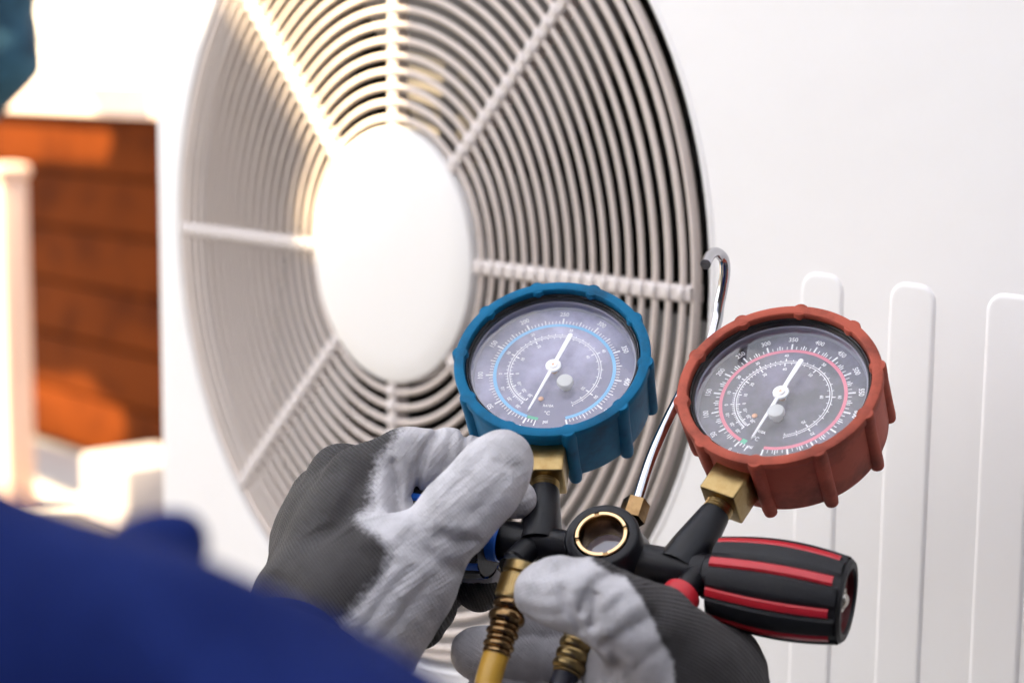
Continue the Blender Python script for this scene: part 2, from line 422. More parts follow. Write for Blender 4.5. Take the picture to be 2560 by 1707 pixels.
# inside of the cabinet
b = MB(); b.lathe([(251.2, -19.5), (254, -60), (257, -150)], 96, AX()); b.build('shroud', 'shroud', unit)
b = MB(); b.lathe([(.01, -150), (258, -150)], 96, AX()); b.build('back_plate', 'inside', unit)
for k in range(60):
    b = MB(); x = -252 + k * 8.55; hh = math.sqrt(max(256 ** 2 - x * x, 100))
    b.box((x, FH * 1000 - hh, -148), (x + 1.2, FH * 1000 + hh, -132)); b.build('coil_fin', 'fin', unit)
for k in range(3):
    b = MB(); v, f = [], []
    for i in range(13):
        r = 55 + (238 - 55) * i / 12; sw = .30 * (i / 12) ** 1.5; ch = .85 + .30 * math.sin(math.pi * i / 12)
        for j in range(9):
            u = j / 8 - .5; a = math.radians(120 * k + 74) + sw + u * ch
            v.append((r * math.cos(a), r * math.sin(a), -52 + 52 * u + 6 * math.cos(u * 3)))
    for i in range(12):
        for j in range(8): f.append((i * 9 + j, i * 9 + j + 1, i * 9 + 10 + j, i * 9 + 9 + j))
    b.add(v, f, True, AX()); o = b.build('fan_blade', 'blade', unit)
    md = o.modifiers.new('t', 'SOLIDIFY'); md.thickness = .003
b = MB(); b.lathe([(.01, -36), (50, -38), (58, -44), (60, -100)], 64, AX()); b.build('fan_hub', 'blade', unit)

# ================================================================== GAUGE MANIFOLD
def cam_frame(px, py, d, T, ang, roll):
    C = np.array([(px - 1280) / F * d, -(py - 853.5) / F * d, -d])
    wv = -nrm(C); r = nrm(np.cross([0, 1, 0], wv)); u = np.cross(wv, r)
    T, a, ro = map(math.radians, (T, ang, roll))
    n = math.sin(T) * (-math.sin(a) * r + math.cos(a) * u) + math.cos(T) * wv
    e1 = math.cos(a) * r + math.sin(a) * u; e2 = np.cross(n, e1)
    Y = math.cos(ro) * e2 + math.sin(ro) * e1; X = np.cross(Y, n)
    return mat4(X, Y, n, C * 1000)               # millimetres, camera axes
GB = cam_frame(1379, 890, .730, 39.8, 10.1, 12.5)
GR = cam_frame(1945, 955, .697, 42.0, 15.6, 41.0)
def at(Mx, p): return Mx[:3, :3] @ np.asarray(p, float) + Mx[:3, 3]
Bb, Br = at(GB, (0, -79.0, -16)), at(GR, (0, -81.5, -16))
mx = nrm(Br - Bb); mz = GB[:3, 2] + GR[:3, 2]; mz = nrm(mz - mx * (mz @ mx)); my = np.cross(mz, mx)
BODY = mat4(mx, my, mz, (Bb + Br) / 2)           # body frame in camera mm
BI = np.linalg.inv(BODY)
Wm = np.eye(4); Wm[:3, :3] = CR @ BODY[:3, :3]; Wm[:3, 3] = C2W(BODY[:3, 3] / 1000)
mani = empty('gauge_manifold', Matrix(Wm.tolist()))
tag(mani, 'black gauge manifold with a blue and a red dial held in gloved hands', 'gauge manifold')
LB, LR = BI @ GB, BI @ GR                        # gauge frames in body mm
HALF = np.linalg.norm(Br - Bb) / 2
def mloc(px, py, d):                             # pixel + depth(m) -> body mm
    return at(BI, np.array([(px - 1280) / F * d, -(py - 853.5) / F * d, -d]) * 1000)

_tc = {}
def glyphs(txt, size):
    if (txt, size) not in _tc:
        cu = bpy.data.curves.new('t', 'FONT'); cu.body = txt; cu.size = size; cu.align_x = 'CENTER'; cu.align_y = 'CENTER'; cu.resolution_u = 3; cu.offset = size * .018
        ob = bpy.data.objects.new('t', cu); COL.objects.link(ob)
        dg = bpy.context.evaluated_depsgraph_get(); dg.update()
        me = bpy.data.meshes.new_from_object(ob.evaluated_get(dg))
        v = [(q.co.x * .86, q.co.y, 0) for q in me.vertices]; f = [tuple(q.vertices) for q in me.polygons]
        bpy.data.meshes.remove(me); bpy.data.objects.remove(ob); bpy.data.curves.remove(cu)
        _tc[(txt, size)] = (v, f)
    return _tc[(txt, size)]

def interp(tab, v):
    ks = [a for a, _ in tab]; return float(np.interp(v, ks, [b for _, b in tab]))

def gauge(L, kind):
    blue = kind == 'blue'
    Rb = 39.9; lug0 = 14 if blue else 16
    boot = MB()
    boot.lathe([(35.6, -5.0), (35.6, -.6), (35.9, -.1), (36.5, 0), (38.9, 0), (39.6, -.3), (39.9, -1.2), (39.8, -3.2), (38.9, -4.4), (38.6, -8), (37.9, -29.5), (37.2, -31.3), (35, -32), (.01, -32)], 120, L)
    for k in range(10):
        a = math.radians(90 + lug0 + 36 * k)
        A = np.array([math.cos(a), math.sin(a), 0])
        pts = [A * 37.9 + np.array([0, 0, z]) for z in (-.25, -.9, -3, -10, -20, -30, -32.6, -33.4)]
        boot.tube(pts, [2.9, 3.3, 3.35, 3.0, 2.9, 2.9, 2.6, 1.7], 16, L)
    bt = boot.build('%s_gauge' % kind, '%s_rubber' % kind, mani, sharp=30)
    tag(bt, label='gauge in a %s rubber boot' % ('blue' if blue else 'brick red'))
    c = MB(); c.lathe([(35.55, -3.2), (35.3, -2.6), (34.9, -2.4), (34.6, -2.9), (34.5, -3.6), (34.15, -3.4), (33.8, -3.9), (33.7, -5.4)], 120, L); c.build('bezel_ring', 'black_metal', bt)
    c = MB(); c.lathe([(33.7, -5.4), (33.4, -5.2), (33.0, -5.5), (32.7, -9.8)], 120, L); c.build('cup_wall', 'cup', bt)
    c = MB(); c.lathe([(.01, -10), (33.0, -10)], 120, L, smooth=False); c.build('dial', 'dial_b' if blue else 'dial_r', bt)
    c = MB(); c.lathe([(.01, -3.0)] + [(r_, -3.0 - 2.2 * (r_ / 33.75) ** 2) for r_ in (5, 10, 15, 20, 24, 28, 31, 33.0, 33.75)], 120, L); c.build('lens', 'glass', bt)
    roll = math.radians(-3.5 if blue else 0)     # print turned a little on the dial
    D = L @ RZ(roll, (0, 0, -9.93))
    ink = MB()
    def tick(ang, r0, r1, wd):
        a = math.radians(90 - ang); d = np.array([math.cos(a), math.sin(a)]); n = np.array([-d[1], d[0]]) * wd / 2
        q = [d * r0 - n, d * r1 - n, d * r1 + n, d * r0 + n]
        ink.add([(x, y, 0) for x, y in q], [(0, 1, 2, 3)], False, D)
    def num(t, ang, r, size, up=None):
        a = math.radians(90 - ang); v, f = glyphs(t, size)
        rot = a - math.pi / 2 if up is None else up
        ink.add(v, f, False, D @ RZ(rot, (r * math.cos(a), r * math.sin(a), .004)))
    def band(mb, a0, a1, r0, r1, z=0, seg=120):
        v = []
        for i in range(seg + 1):
            a = math.radians(90 - (a0 + (a1 - a0) * i / seg)); v += [(r0 * math.cos(a), r0 * math.sin(a), z), (r1 * math.cos(a), r1 * math.sin(a), z)]
        mb.add(v, [(2 * i, 2 * i + 2, 2 * i + 3, 2 * i + 1) for i in range(seg)], False, D)
    if blue: A0, top, stp, mn = -161.5, 500, 50, 5
    else: A0, top, stp, mn = -168.0, 800, 50, 10
    for v in range(0, top + 1, mn):
        an = A0 - 2 * A0 * v / top
        if v % stp == 0: tick(an, 25.2, 28.1, .72); v and num(str(v), an, 30.2, 3.0)
        elif v % 25 == 0 and blue: tick(an, 25.2, 27.5, .42)
        else: tick(an, 25.2, 26.7, .34)
    if not blue:
        for v in range(25, top, 50): tick(A0 - 2 * A0 * v / top, 25.2, 27.3, .42)
    for k in range(1, 4): tick(A0 - k * 3.1, 25.2, 28.0 if k == 3 else 26.8, .5)
    num('0', A0 + 1, 30.0, 2.4); num('30inHg', -177.5 if blue else -178, 30.3, 1.9, up=math.radians(2))
    tabs = [(-30, -147), (-20, -133), (-10, -117), (0, -96), (10, -67), (20, -32), (30, 10), (40, 58), (50, 123), (54, 150)] if blue else \
           [(-30, -158), (-20, -147), (-10, -133), (0, -119), (10, -103), (20, -81), (30, -56), (40, -25), (50, 18), (60, 67), (70, 120), (74, 150)]
    band(ink, tabs[0][1], tabs[-1][1], 18.9, 19.2, .002); band(ink, tabs[0][1], tabs[-1][1], 18.05, 18.35, .002)
    for v in range(-30, tabs[-1][0] + 1, 2):
        an = interp(tabs, v); big = v % 10 == 0
        tick(an, 19.1, 20.5 if big else 19.9, .5 if big else .32); tick(an - 1.2, 18.1, 16.6 if big else 17.3, .5 if big else .32)
        if big: num(str(v), an, 22.0, 2.0); num(str(v), an - 1.2, 15.0, 2.0)
    num('R410A', 180, 17.5, 1.8, up=0); num('°C', 180, 21.2, 2.6, up=0); num('psi', 180, 25.4, 2.2, up=0)
    ink.build('scale_print', 'white_ink', bt)
    c = MB(); band(c, A0, -A0, 23.7, 25.1, -.004); c.build('scale_band', 'blue_ink' if blue else 'pink_ink', bt)
    c = MB(); band(c, A0 - 11, A0 - .6, 23.7, 25.1, -.004, 12) if blue else band(c, A0 - 6, A0 - .6, 23.2, 25.4, -.002, 12); c.build('vacuum_band', 'green_ink', bt)
    # needle
    na = math.radians(90 - (-163.5 if blue else 178.5)); nx = MB(); DN = L @ RZ(na + (roll if blue else 0), (0, 0, -6.1))
    nx.prism([(0, -.75), (23.0, -.38), (24.6, 0), (23.0, .38), (0, .75)], -.25, .25, DN)
    nx.prism([(0, .75), (-11.5, .95), (-17.2, 1.0), (-17.8, .5), (-17.8, -.5), (-17.2, -1.0), (-11.5, -.95), (0, -.75)], -.25, .25, DN)
    nx.lathe([(.01, 1.0), (1.5, 1.0), (1.7, .8), (1.7, .5), (3.0, .5), (3.2, .3), (3.2, -.4), (.01, -.4)], 32, DN)
    nx.build('needle', 'needle', bt)
    c = MB(); c.lathe([(1.3, -6.5), (1.3, -9.9)], 16, L); c.lathe([(.01, -5.05), (.55, -5.05), (.6, -5.2)], 12, L); c.build('spindle', 'copper', bt)
    SX = mat4((1, 0, 0), (0, 1, 0), (0, 0, 1), (5.4, -8.2, -9.9) if blue else (3.0, -9.2, -9.9)); SX = L @ SX
    c = MB(); c.lathe([(.01, 5.0), (1.9, 5.0), (3.0, 4.8), (3.35, 4.2), (3.35, 3.0), (2.2, 2.8), (2.0, .0)], 32, SX); c.build('vent_button', 'button', bt)
    c = MB(); c.ball(tuple(at(RZ(roll), (-3.4 if blue else -6.0, -14.2 if blue else -11.5, -9.85))), (1.15, 1.15, .5), L); c.build('stop_pin', 'copper', bt)
    # brass nut and threaded neck
    nb = MB(); NX = L @ mat4((1, 0, 0), (0, 0, -1), (0, 1, 0), (0, 0, -16))     # local z of NX = dial up
    nb.box((-7.6, -8.2, -50.5), (7.6, 8.2, -36), NX, bev=.8)
    for k in range(3): nb.lathe([(5.0, -50.3 - 1.25 * k), (5.6, -50.9 - 1.25 * k), (5.0, -51.6 - 1.25 * k)], 28, NX)
    nb.lathe([(4.9, -50), (4.9, -57)], 28, NX)
    nb.build('brass_nut', 'brass', bt)
    st = MB(); base_ = 80.0 if blue else 82
    st.lathe([(.01, -53.5), (4.6, -53.5), (5.5, -54.0), (5.9, -55.2), (8.0, -71), (8.9, -base_)], 48, NX)
    st.build('gauge_stem', 'black', mani)
    return bt
gauge(LB, 'blue'); gauge(LR, 'red')

# body bar, sight glass, ports (body mm: x along the bar, y up the stems, z out of the dials)
XB = lambda x, y=0, z=0: mat4((0, 1, 0), (0, 0, 1), (1, 0, 0), (x, y, z))      # lathe axis along x
bar = MB()
bar.lathe([(.01, -HALF - 19), (6.6, -HALF - 19), (7.0, -HALF - 18), (7.0, -12)], 48, XB(0))
bar.lathe([(7.0, 12), (7.0, HALF + 14), (6.6, HALF + 15), (.01, HALF + 15)], 48, XB(0))
bar.lathe([(.01, -19), (15.5, -19), (16.6, -17), (16.6, -3), (14.6, 2), (14.2, 12.6), (13.6, 13.6), (12.9, 14.0), (10.5, 14.0), (10.4, 13.2), (10.4, 3)], 64)
bar.box((-HALF + 2, -13, -15), (HALF - 2, -1, -3), bev=3)
bar.build('body', 'black', mani)
sg = MB(); sg.lathe([(8.1, 3), (8.1, 13.5), (8.5, 14.2), (9.7, 14.2), (10.1, 13.6), (10.1, 3)], 64)
sgr = sg.build('sight_glass_ring', 'old_brass', mani)
for k in range(4):
    a = math.radians(28 + 90 * k); b = MB()
    b.lathe([(8.4, 14.3), (8.55, 14.75), (9.65, 14.75), (9.8, 14.3)], 20, closed=True, a0=a + .10, a1=a + math.pi / 2 - .10)
    b.build('ring_segment', 'pale_brass', sgr)
b = MB(); b.lathe([(.01, 6.0), (8.1, 6.0)], 48, smooth=False); b.build('sight_glass', 'sight', sgr)
b = MB(); b.lathe([(.01, 2.2), (8.1, 2.2)], 48, smooth=False); b.build('sight_back', 'dial_b', sgr)
def port_stub(x):
    b = MB(); X = aim((x, -6, 3), (-.16, -.92, .34)); b.lathe([(.01, -6), (5.0, -6), (5.0, 7.5), (4.3, 8.4), (4.3, 12), (.01, 12)], 32, X); return b.build('port', 'black', mani)
port_stub(-HALF - 3); port_stub(HALF + 8)
b = MB(); X = aim((HALF + 8, -6, 3), (-.16, -.92, .34))
b.lathe([(.01, 8.8), (6.2, 8.8), (7.2, 9.6), (7.4, 14), (6.8, 24), (.01, 24)], 32, X); b.build('port_cap', 'red_plastic', mani)
# hook rod
hk = MB(); pl = [mloc(*q) for q in ((1590, 1262, .690), (1634, 1128, .704), (1702, 985, .722), (1766, 880, .736), (1792, 806, .742), (1798, 765, .743), (1808, 715, .742), (1813, 675, .740),
                                    (1808, 645, .738), (1790, 631, .733), (1774, 640, .726), (1764, 661, .719))]
def smooth_path(p, n=8):
    out = []; P_ = [p[0]] + list(p) + [p[-1]]
    for i in range(1, len(P_) - 2):
        for k in range(n):
            t = k / n; a, b_, c, d = P_[i - 1:i + 3]
            out.append(.5 * ((2 * b_) + (c - a) * t + (2 * a - 5 * b_ + 4 * c - d) * t * t + (3 * b_ - a - 3 * c + d) * t ** 3))
    out.append(p[-1]); return out
hk.tube(smooth_path(pl), 2.15, 20); hk.build('hanging_hook', 'chrome', mani)
hn = MB(); d0 = nrm(pl[1] - pl[0]); hn.prism([(5.3 * math.cos(math.radians(60 * k + 12)), 5.3 * math.sin(math.radians(60 * k + 12))) for k in range(6)], -7, 1.2, aim(pl[0], d0)); hn.build('hook_nut', 'old_brass', mani)

def knob(side, col):
    s = 1 if side > 0 else -1
    x_in = HALF + (15 if s > 0 else 19)
    X = mat4((0, 0, 0), (0, 0, 0), (0, 0, 0), (0, 0, 0))
    X = mat4((0, 1, 0), (0, 0, s), (s, 0, 0), (s * x_in, -1.5, 0))
    prof = lambda u: 14.6 + 3.4 * math.sin(math.pi * min(max(.08 + u * .80, 0), 1))
    Ln = 47.0; NSEG = 96; nst = 8
    v, f = [], []
    us = np.linspace(0, 1, 26)
    for u in us:
        R0 = prof(u)
        for i in range(NSEG):
            a = 2 * math.pi * i / NSEG
            ph = ((a * nst / (2 * math.pi) + .32) % 1.0) - .5
            d = abs(ph) * 2 * math.pi / nst * R0
            r = R0 - 1.1 * max(0, min(1, (3.0 - d) / .9))
            v.append((r * math.cos(a), r * math.sin(a), u * Ln))
    for i in range(len(us) - 1):
        for q in range(NSEG): f.append((i * NSEG + q, i * NSEG + (q + 1) % NSEG, (i + 1) * NSEG + (q + 1) % NSEG, (i + 1) * NSEG + q))
    b = MB(); b.add(v, f, True, X)
    Re = prof(1.0)
    b.lathe([(.01, 0), (prof(0) - 1.0, 0)], NSEG, X)
    b.lathe([(Re - 1.1, Ln - .01), (Re - .6, Ln + .8), (Re - 1.6, Ln + 1.9), (Re - 3.9, Ln + 1.9), (Re - 4.3, Ln + 1.0), (Re - 4.45, Ln - 5)], NSEG, X)
    kb = b.build('%s_valve_knob' % col, 'grip', mani, sharp=40)
    tag(kb, label='black fluted valve knob with %s stripes' % col)
    for k in range(nst):
        a = 2 * math.pi * (k + .5 - .32) / nst; b = MB(); pts, v, f = [], [], []
        for u in np.linspace(0, .955, 22):
            R0 = prof(u); wd = 2.1
            for t in (-1, -.6, 0, .6, 1):
                aa = a + t * wd / R0; r = R0 - 1.0 + .95 * math.sqrt(max(0, 1 - (abs(t) ** 3)))
                v.append((r * math.cos(aa), r * math.sin(aa), u * Ln))
        for i in range(21):
            for q in range(4): f.append((i * 5 + q, i * 5 + q + 1, i * 5 + 6 + q, i * 5 + 5 + q))
        b.add(v, f, True, X); b.build('stripe', '%s_plastic' % col, kb)
    b = MB(); b.lathe([(.01, Ln - 1), (Re - 4.6, Ln - 1), (Re - 4.4, Ln + .9)], 48, X); b.build('end_recess', 'knob_inner' if col == 'red' else 'blue_plastic', kb)
    b = MB(); b.ball((0, 0, Ln - .2), (3.0, 3.0, 2.0), X); b.lathe([(4.4, Ln - 1), (4.4, Ln + .1), (2.6, Ln + .1)], 24, X); b.build('end_screw', 'screw', kb)
    b = MB(); b.lathe([(7.8, -4.5), (8.2, -4), (8.2, .4)], 40, X); b.build('knob_collar', '%s_plastic' % col if s < 0 else 'black', kb)
knob(1, 'red'); knob(-1, 'blue')

# ================================================================== HOSES
def hose(pts, name, label, pipe, beads, brass, start):
    P0 = W(*pts[0]); ax = nrm(W(*pts[1]) - P0)
    e = empty(name, Matrix(aim(P0, ax).tolist())); tag(e, label, 'hose')
    inv = np.linalg.inv(aim(P0, ax))
    if start:
        b = MB(); b.lathe([(.01, 0), (5.2, 0), (6.3, .8), (6.4, 4), (5.6, 4.6), (6.2, 5.4), (6.3, 13.6), (5.9, 14.6), (.01, 14.6)], 40)
        for k in range(40):
            a = 2 * math.pi * k / 40; b.box((6.15, -.18, 5.6), (6.55, .18, 13.4), RZ(a))
        b.build('knurled_coupler', 'brass', e)
        z = 14.6
    else: z = 4.0
    n = len(beads)
    prof = [(.01, z), (4.6, z)]
    for r, h in beads:
        for k in range(7):
            t = k / 6; prof.append((r - 1.0 + 1.0 * math.sin(math.pi * t) ** .6, z + h * t))
        z += h
    prof += [(4.9, z), (.01, z + .1)]
    b = MB(); b.lathe(prof, 40); b.build('ferrule', brass, e)
    b = MB(); path = [np.array([0, 0, z - .5]), np.array([0, 0, z + 10])] + [(inv @ np.append(W(*q), 1))[:3] * 1000 for q in pts[2:]]
    b.tube(smooth_path(path), 4.7, 24); b.build('hose_pipe', pipe, e)
    return e
hose([(1306, 1408, .657), (1225, 1690, .640), (1190, 1860, .632), (1150, 2200, .62)], 'charging_hose', 'yellow charging hose with brass ferrule between the gloved fingers', 'yellow_hose',
     [(6.5, 3.4), (5.6, .8), (6.7, 4.2), (5.5, 2.4), (6.0, 2.6), (5.3, 2.2), (5.8, 2.6), (5.3, 2.4)], 'old_brass', True)
hose([(1472, 1520, .656), (1414, 1690, .645), (1370, 1860, .640), (1330, 2200, .63)], 'charging_hose', 'dark charging hose with bright brass ferrule below the sight glass', 'black_hose',
     [(6.9, 3), (5.6, 1.0), (6.2, 4.4), (6.2, 4.2), (6.2, 4.2), (6.2, 3.6), (5.3, 1.5)], 'brass', False)

# ================================================================== PERSON (gloves and sleeve)
def surface_nets(val, lo, h):
    nx, ny, nz = val.shape; ins = val < 0
    c = [ins[i:nx - 1 + i, j:ny - 1 + j, k:nz - 1 + k] for i in (0, 1) for j in (0, 1) for k in (0, 1)]
    s = sum(x.astype(np.int8) for x in c); mask = (s > 0) & (s < 8)
    idx = -np.ones(mask.shape, np.int64); I = np.argwhere(mask); idx[mask] = np.arange(len(I))
    acc = np.zeros((len(I), 3)); cnt = np.zeros(len(I))
    cor = [(i, j, k) for i in (0, 1) for j in (0, 1) for k in (0, 1)]
    for a in range(8):
        for b in range(a + 1, 8):
            A, B = np.array(cor[a]), np.array(cor[b])
            if np.abs(A - B).sum() != 1: continue
            va = val[tuple((I + A).T)]; vb = val[tuple((I + B).T)]
            x = (va < 0) != (vb < 0); t = np.where(x, va / np.where(x, va - vb, 1), 0)
            acc += np.where(x[:, None], A + (B - A) * t[:, None], 0); cnt += x
    v = lo + h * (I + acc / cnt[:, None]); quads = []
    for ax in range(3):
        o1, o2 = (ax + 1) % 3, (ax + 2) % 3
        sl0 = [slice(None)] * 3; sl1 = [slice(None)] * 3; sl0[ax] = slice(0, -1); sl1[ax] = slice(1, None)
        ch = ins[tuple(sl0)] != ins[tuple(sl1)]
        E = np.argwhere(ch); E = E[(E[:, o1] > 0) & (E[:, o2] > 0) & (E[:, o1] < val.shape[o1] - 1) & (E[:, o2] < val.shape[o2] - 1)]
        first = ins[tuple(E.T)]
        def g(d1, d2):
            q = E.copy(); q[:, o1] -= d1; q[:, o2] -= d2; return idx[tuple(q.T)]
        q = np.stack([g(0, 0), g(1, 0), g(1, 1), g(0, 1)], 1)
        q = np.where(first[:, None], q, q[:, ::-1]); quads.append(q)
    return v, np.concatenate(quads)

def cone_d(P, a, b, ra, rb):
    P = P.astype(np.float32, copy=False); a = a.astype(np.float32); ba = (b - a).astype(np.float32); L2 = ba @ ba; pa = P - a
    t = np.clip(pa @ (ba / L2), 0, 1); q = pa - t[:, None] * ba
    return np.sqrt(np.einsum('ij,ij->i', q, q)) - (ra + (rb - ra) * t)
def smin(a, b, k):
    h = np.clip(.5 + .5 * (b - a) / k, 0, 1); return b + (a - b) * h - k * h * (1 - h)
def chain_d(P, ch, k):
    d = None
    for (a, ra), (b, rb) in zip(ch[:-1], ch[1:]):
        x = cone_d(P, a, b, ra, rb); d = x if d is None else smin(d, x, k)
    return d
def poly_dist(P, pts):
    d = None
    for a, b in zip(pts[:-1], pts[1:]):
        x = cone_d(P, a, b, 0, 0); d = x if d is None else np.minimum(d, x)
    return d
def pts_mm(lst):                                  # (px, py, depth mm, radius mm) -> (world mm, r)
    return [(W(x, y, d / 1000) * 1000, r) for x, y, d, r in lst]
def wob(P, s, amp, seed):
    rg = np.random.RandomState(seed); o = np.zeros(len(P))
    for _ in range(6):
        k = rg.normal(size=3); k /= np.linalg.norm(k); o += np.sin(P @ k * 2 * math.pi / (s * rg.uniform(.6, 1.6)) + rg.uniform(0, 6.28))
    return o * amp / 6
def smooth_poly(p, n=6): return smooth_path([np.asarray(q, float) for q in p], 3)

def px_of(P):                                     # world mm -> photograph pixel, depth mm
    c = (P / 1000 - CT) @ CR; return 1280 + F * c[:, 0] / -c[:, 2], 853.5 - F * c[:, 1] / -c[:, 2], -c[:, 2] * 1000

def make_glove(name, palm, fingers, kp, kf, creases, coat_fn, axis, parent, h=.85, cs=1.25):
    palm = [pts_mm(c) for c in palm]; fingers = [(pts_mm(c), kk) for c, kk in fingers]
    allp = np.array([p for c in palm for p, r in c] + [p for c, _ in fingers for p, r in c]); lo = allp.min(0) - 32; hi = allp.max(0) + 32
    lo_, hi_ = lo, hi
    n = np.ceil((hi - lo) / h).astype(int) + 1
    gx = [lo[i] + h * np.arange(n[i]) for i in range(3)]
    val = np.empty(tuple(n), np.float32)
    cr = [([W(x, y, d / 1000) * 1000 for x, y, d in smooth_poly(pl)], w, dep) for pl, w, dep in creases]
    def field(P):
        d = None
        for c in palm:
            x = chain_d(P, c, kp); d = x if d is None else smin(d, x, kp)
        out = d
        for c, kk in fingers:
            f = smin(d, chain_d(P, c, 5), kk); out = f if out is d else np.minimum(out, f) if kf <= 0 else smin(out, f, kf)
        near = np.abs(out) < 4.5
        if near.any():
            Q = P[near]; add = wob(Q, 24, .75, 3) + wob(Q, 10, .34, 4) + wob(Q, 5, .13, 5)
            for pl, w, dep in cr:
                q_ = np.asarray(pl); bb = ((Q > q_.min(0) - 22) & (Q < q_.max(0) + 22)).all(1)
                if bb.any():
                    flat = lambda A: A - np.outer(A @ CR[:, 2], CR[:, 2])
                    zz = Q[bb] @ CR[:, 2]; gate = np.clip((zz - (q_ @ CR[:, 2]).mean() + 16) / 6, 0, 1)
                    add[bb] += cs * dep * gate * np.exp(-(poly_dist(flat(Q[bb]), list(flat(q_))) / w) ** 2)
            out = out.copy(); out[near] += add
        return out
    st = 4; cg = [gx[i][::st] + h * st / 2 - h / 2 for i in range(3)]
    G = np.stack(np.meshgrid(*cg, indexing='ij'), -1); cv = field(G.reshape(-1, 3)).reshape(G.shape[:3])
    big = np.repeat(np.repeat(np.repeat(cv, st, 0), st, 1), st, 2)[:n[0], :n[1], :n[2]]
    val[:] = big; near = np.argwhere(np.abs(big) < h * st * 1.05)
    val[tuple(near.T)] = field(lo + h * near)
    v, q = surface_nets(val, lo, h)
    me = bpy.data.meshes.new(name); org = np.asarray(parent.matrix_world.translation)
    me.from_pydata((v / 1000 - org).tolist(), [], q.tolist())
    me.polygons.foreach_set("use_smooth", [True] * len(me.polygons))
    nr = np.zeros((len(v), 3)); me.vertices.foreach_get("normal", nr.ravel()) if False else None
    nr = np.array([x.normal[:] for x in me.vertices])
    coat = coat_fn(v, nr)
    a = me.attributes.new("coat", 'FLOAT', 'POINT'); a.data.foreach_set("value", coat.astype(np.float32))
    kn = me.attributes.new("knit", 'FLOAT', 'POINT'); kn.data.foreach_set("value", (axis(v) / 1000).astype(np.float32))
    wl = me.attributes.new("wale", 'FLOAT', 'POINT'); wl.data.foreach_set("value", axis(v, True).astype(np.float32))
    me.materials.append(M['glove'])
    o = bpy.data.objects.new(name, me); COL.objects.link(o); o.parent = parent
    return o

# added blocker, unseen behind the viewer: it keeps low sky light off the work
bw = MB(1); bw.box((-7, -2.0, -.1), (7, -1.75, 4.0), bev=.02); tag(bw.build('horizon_blocker', 'blocker_dark'), 'unseen dark slab added behind the viewer to block low sky light', 'wall')
person = empty('person', Matrix.Translation(W(500, 1900, .45)))
tag(person, 'technician in a navy sleeve and grey coated work gloves holding the gauge manifold', 'person')

def poly_sd(px, py, poly):                        # signed distance to polygon (inside > 0), pixels
    P = np.stack([px, py], 1); d = np.full(len(P), 1e9); ins = np.zeros(len(P), bool)
    pl = np.asarray(poly, float)
    for a, b in zip(pl, np.roll(pl, -1, 0)):
        ba = b - a; t = np.clip((P - a) @ ba / (ba @ ba), 0, 1); d = np.minimum(d, np.linalg.norm(P - a - t[:, None] * ba, axis=1))
        c = (a[1] > P[:, 1]) != (b[1] > P[:, 1])
        xx = a[0] + (P[:, 1] - a[1]) / (b[1] - a[1] + 1e-12) * ba[0]; ins ^= c & (P[:, 0] < xx)
    return np.where(ins, d, -d)

# ---- the hand on the blue knob
L_palm = [
    [(800, 1680, 662, 24), (805, 1520, 674, 23), (890, 1340, 690, 20), (918, 1218, 700, 16)],
    [(795, 1540, 690, 23), (850, 1330, 714, 20), (868, 1215, 724, 16)],
    [(800, 1560, 700, 23), (812, 1340, 735, 18.5), (822, 1252, 746, 14.5)],
    [(805, 1580, 702, 22), (803, 1380, 752, 16), (800, 1320, 766, 13)],
    [(820, 1680, 655, 24), (880, 1530, 656, 22.5), (980, 1430, 656, 18.5), (1070, 1366, 656, 13.8)],
    [(840, 1640, 660, 23), (930, 1520, 662, 20), (1020, 1450, 664, 16)],
]
L_fing = [
    ([(1070, 1366, 656, 13.6), (1140, 1292, 655, 13.4), (1200, 1226, 657, 12.9), (1240, 1172, 662, 12.2), (1258, 1150, 666, 10.8)], 4),     # thumb
    ([(918, 1208, 700, 15.2), (1000, 1155, 702, 11.6), (1045, 1148, 706, 10.6), (1120, 1146, 712, 10.8), (1180, 1165, 716, 10.4), (1240, 1205, 708, 9.4), (1292, 1246, 697, 7.6)], 5),  # index
    ([(868, 1215, 724, 15), (980, 1230, 745, 12.5), (1080, 1320, 748, 11.5), (1150, 1420, 733, 11), (1195, 1462, 716, 10.6)], 6),    # middle
    ([(822, 1252, 746, 14), (930, 1310, 765, 12), (1030, 1420, 757, 11.5), (1105, 1470, 735, 10.5)], 6),                               # ring
    ([(800, 1320, 766, 13), (890, 1400, 768, 11.5), (1010, 1475, 735, 10.6), (1072, 1512, 708, 10), (1054, 1560, 694, 9.2)], 6),       # little
]
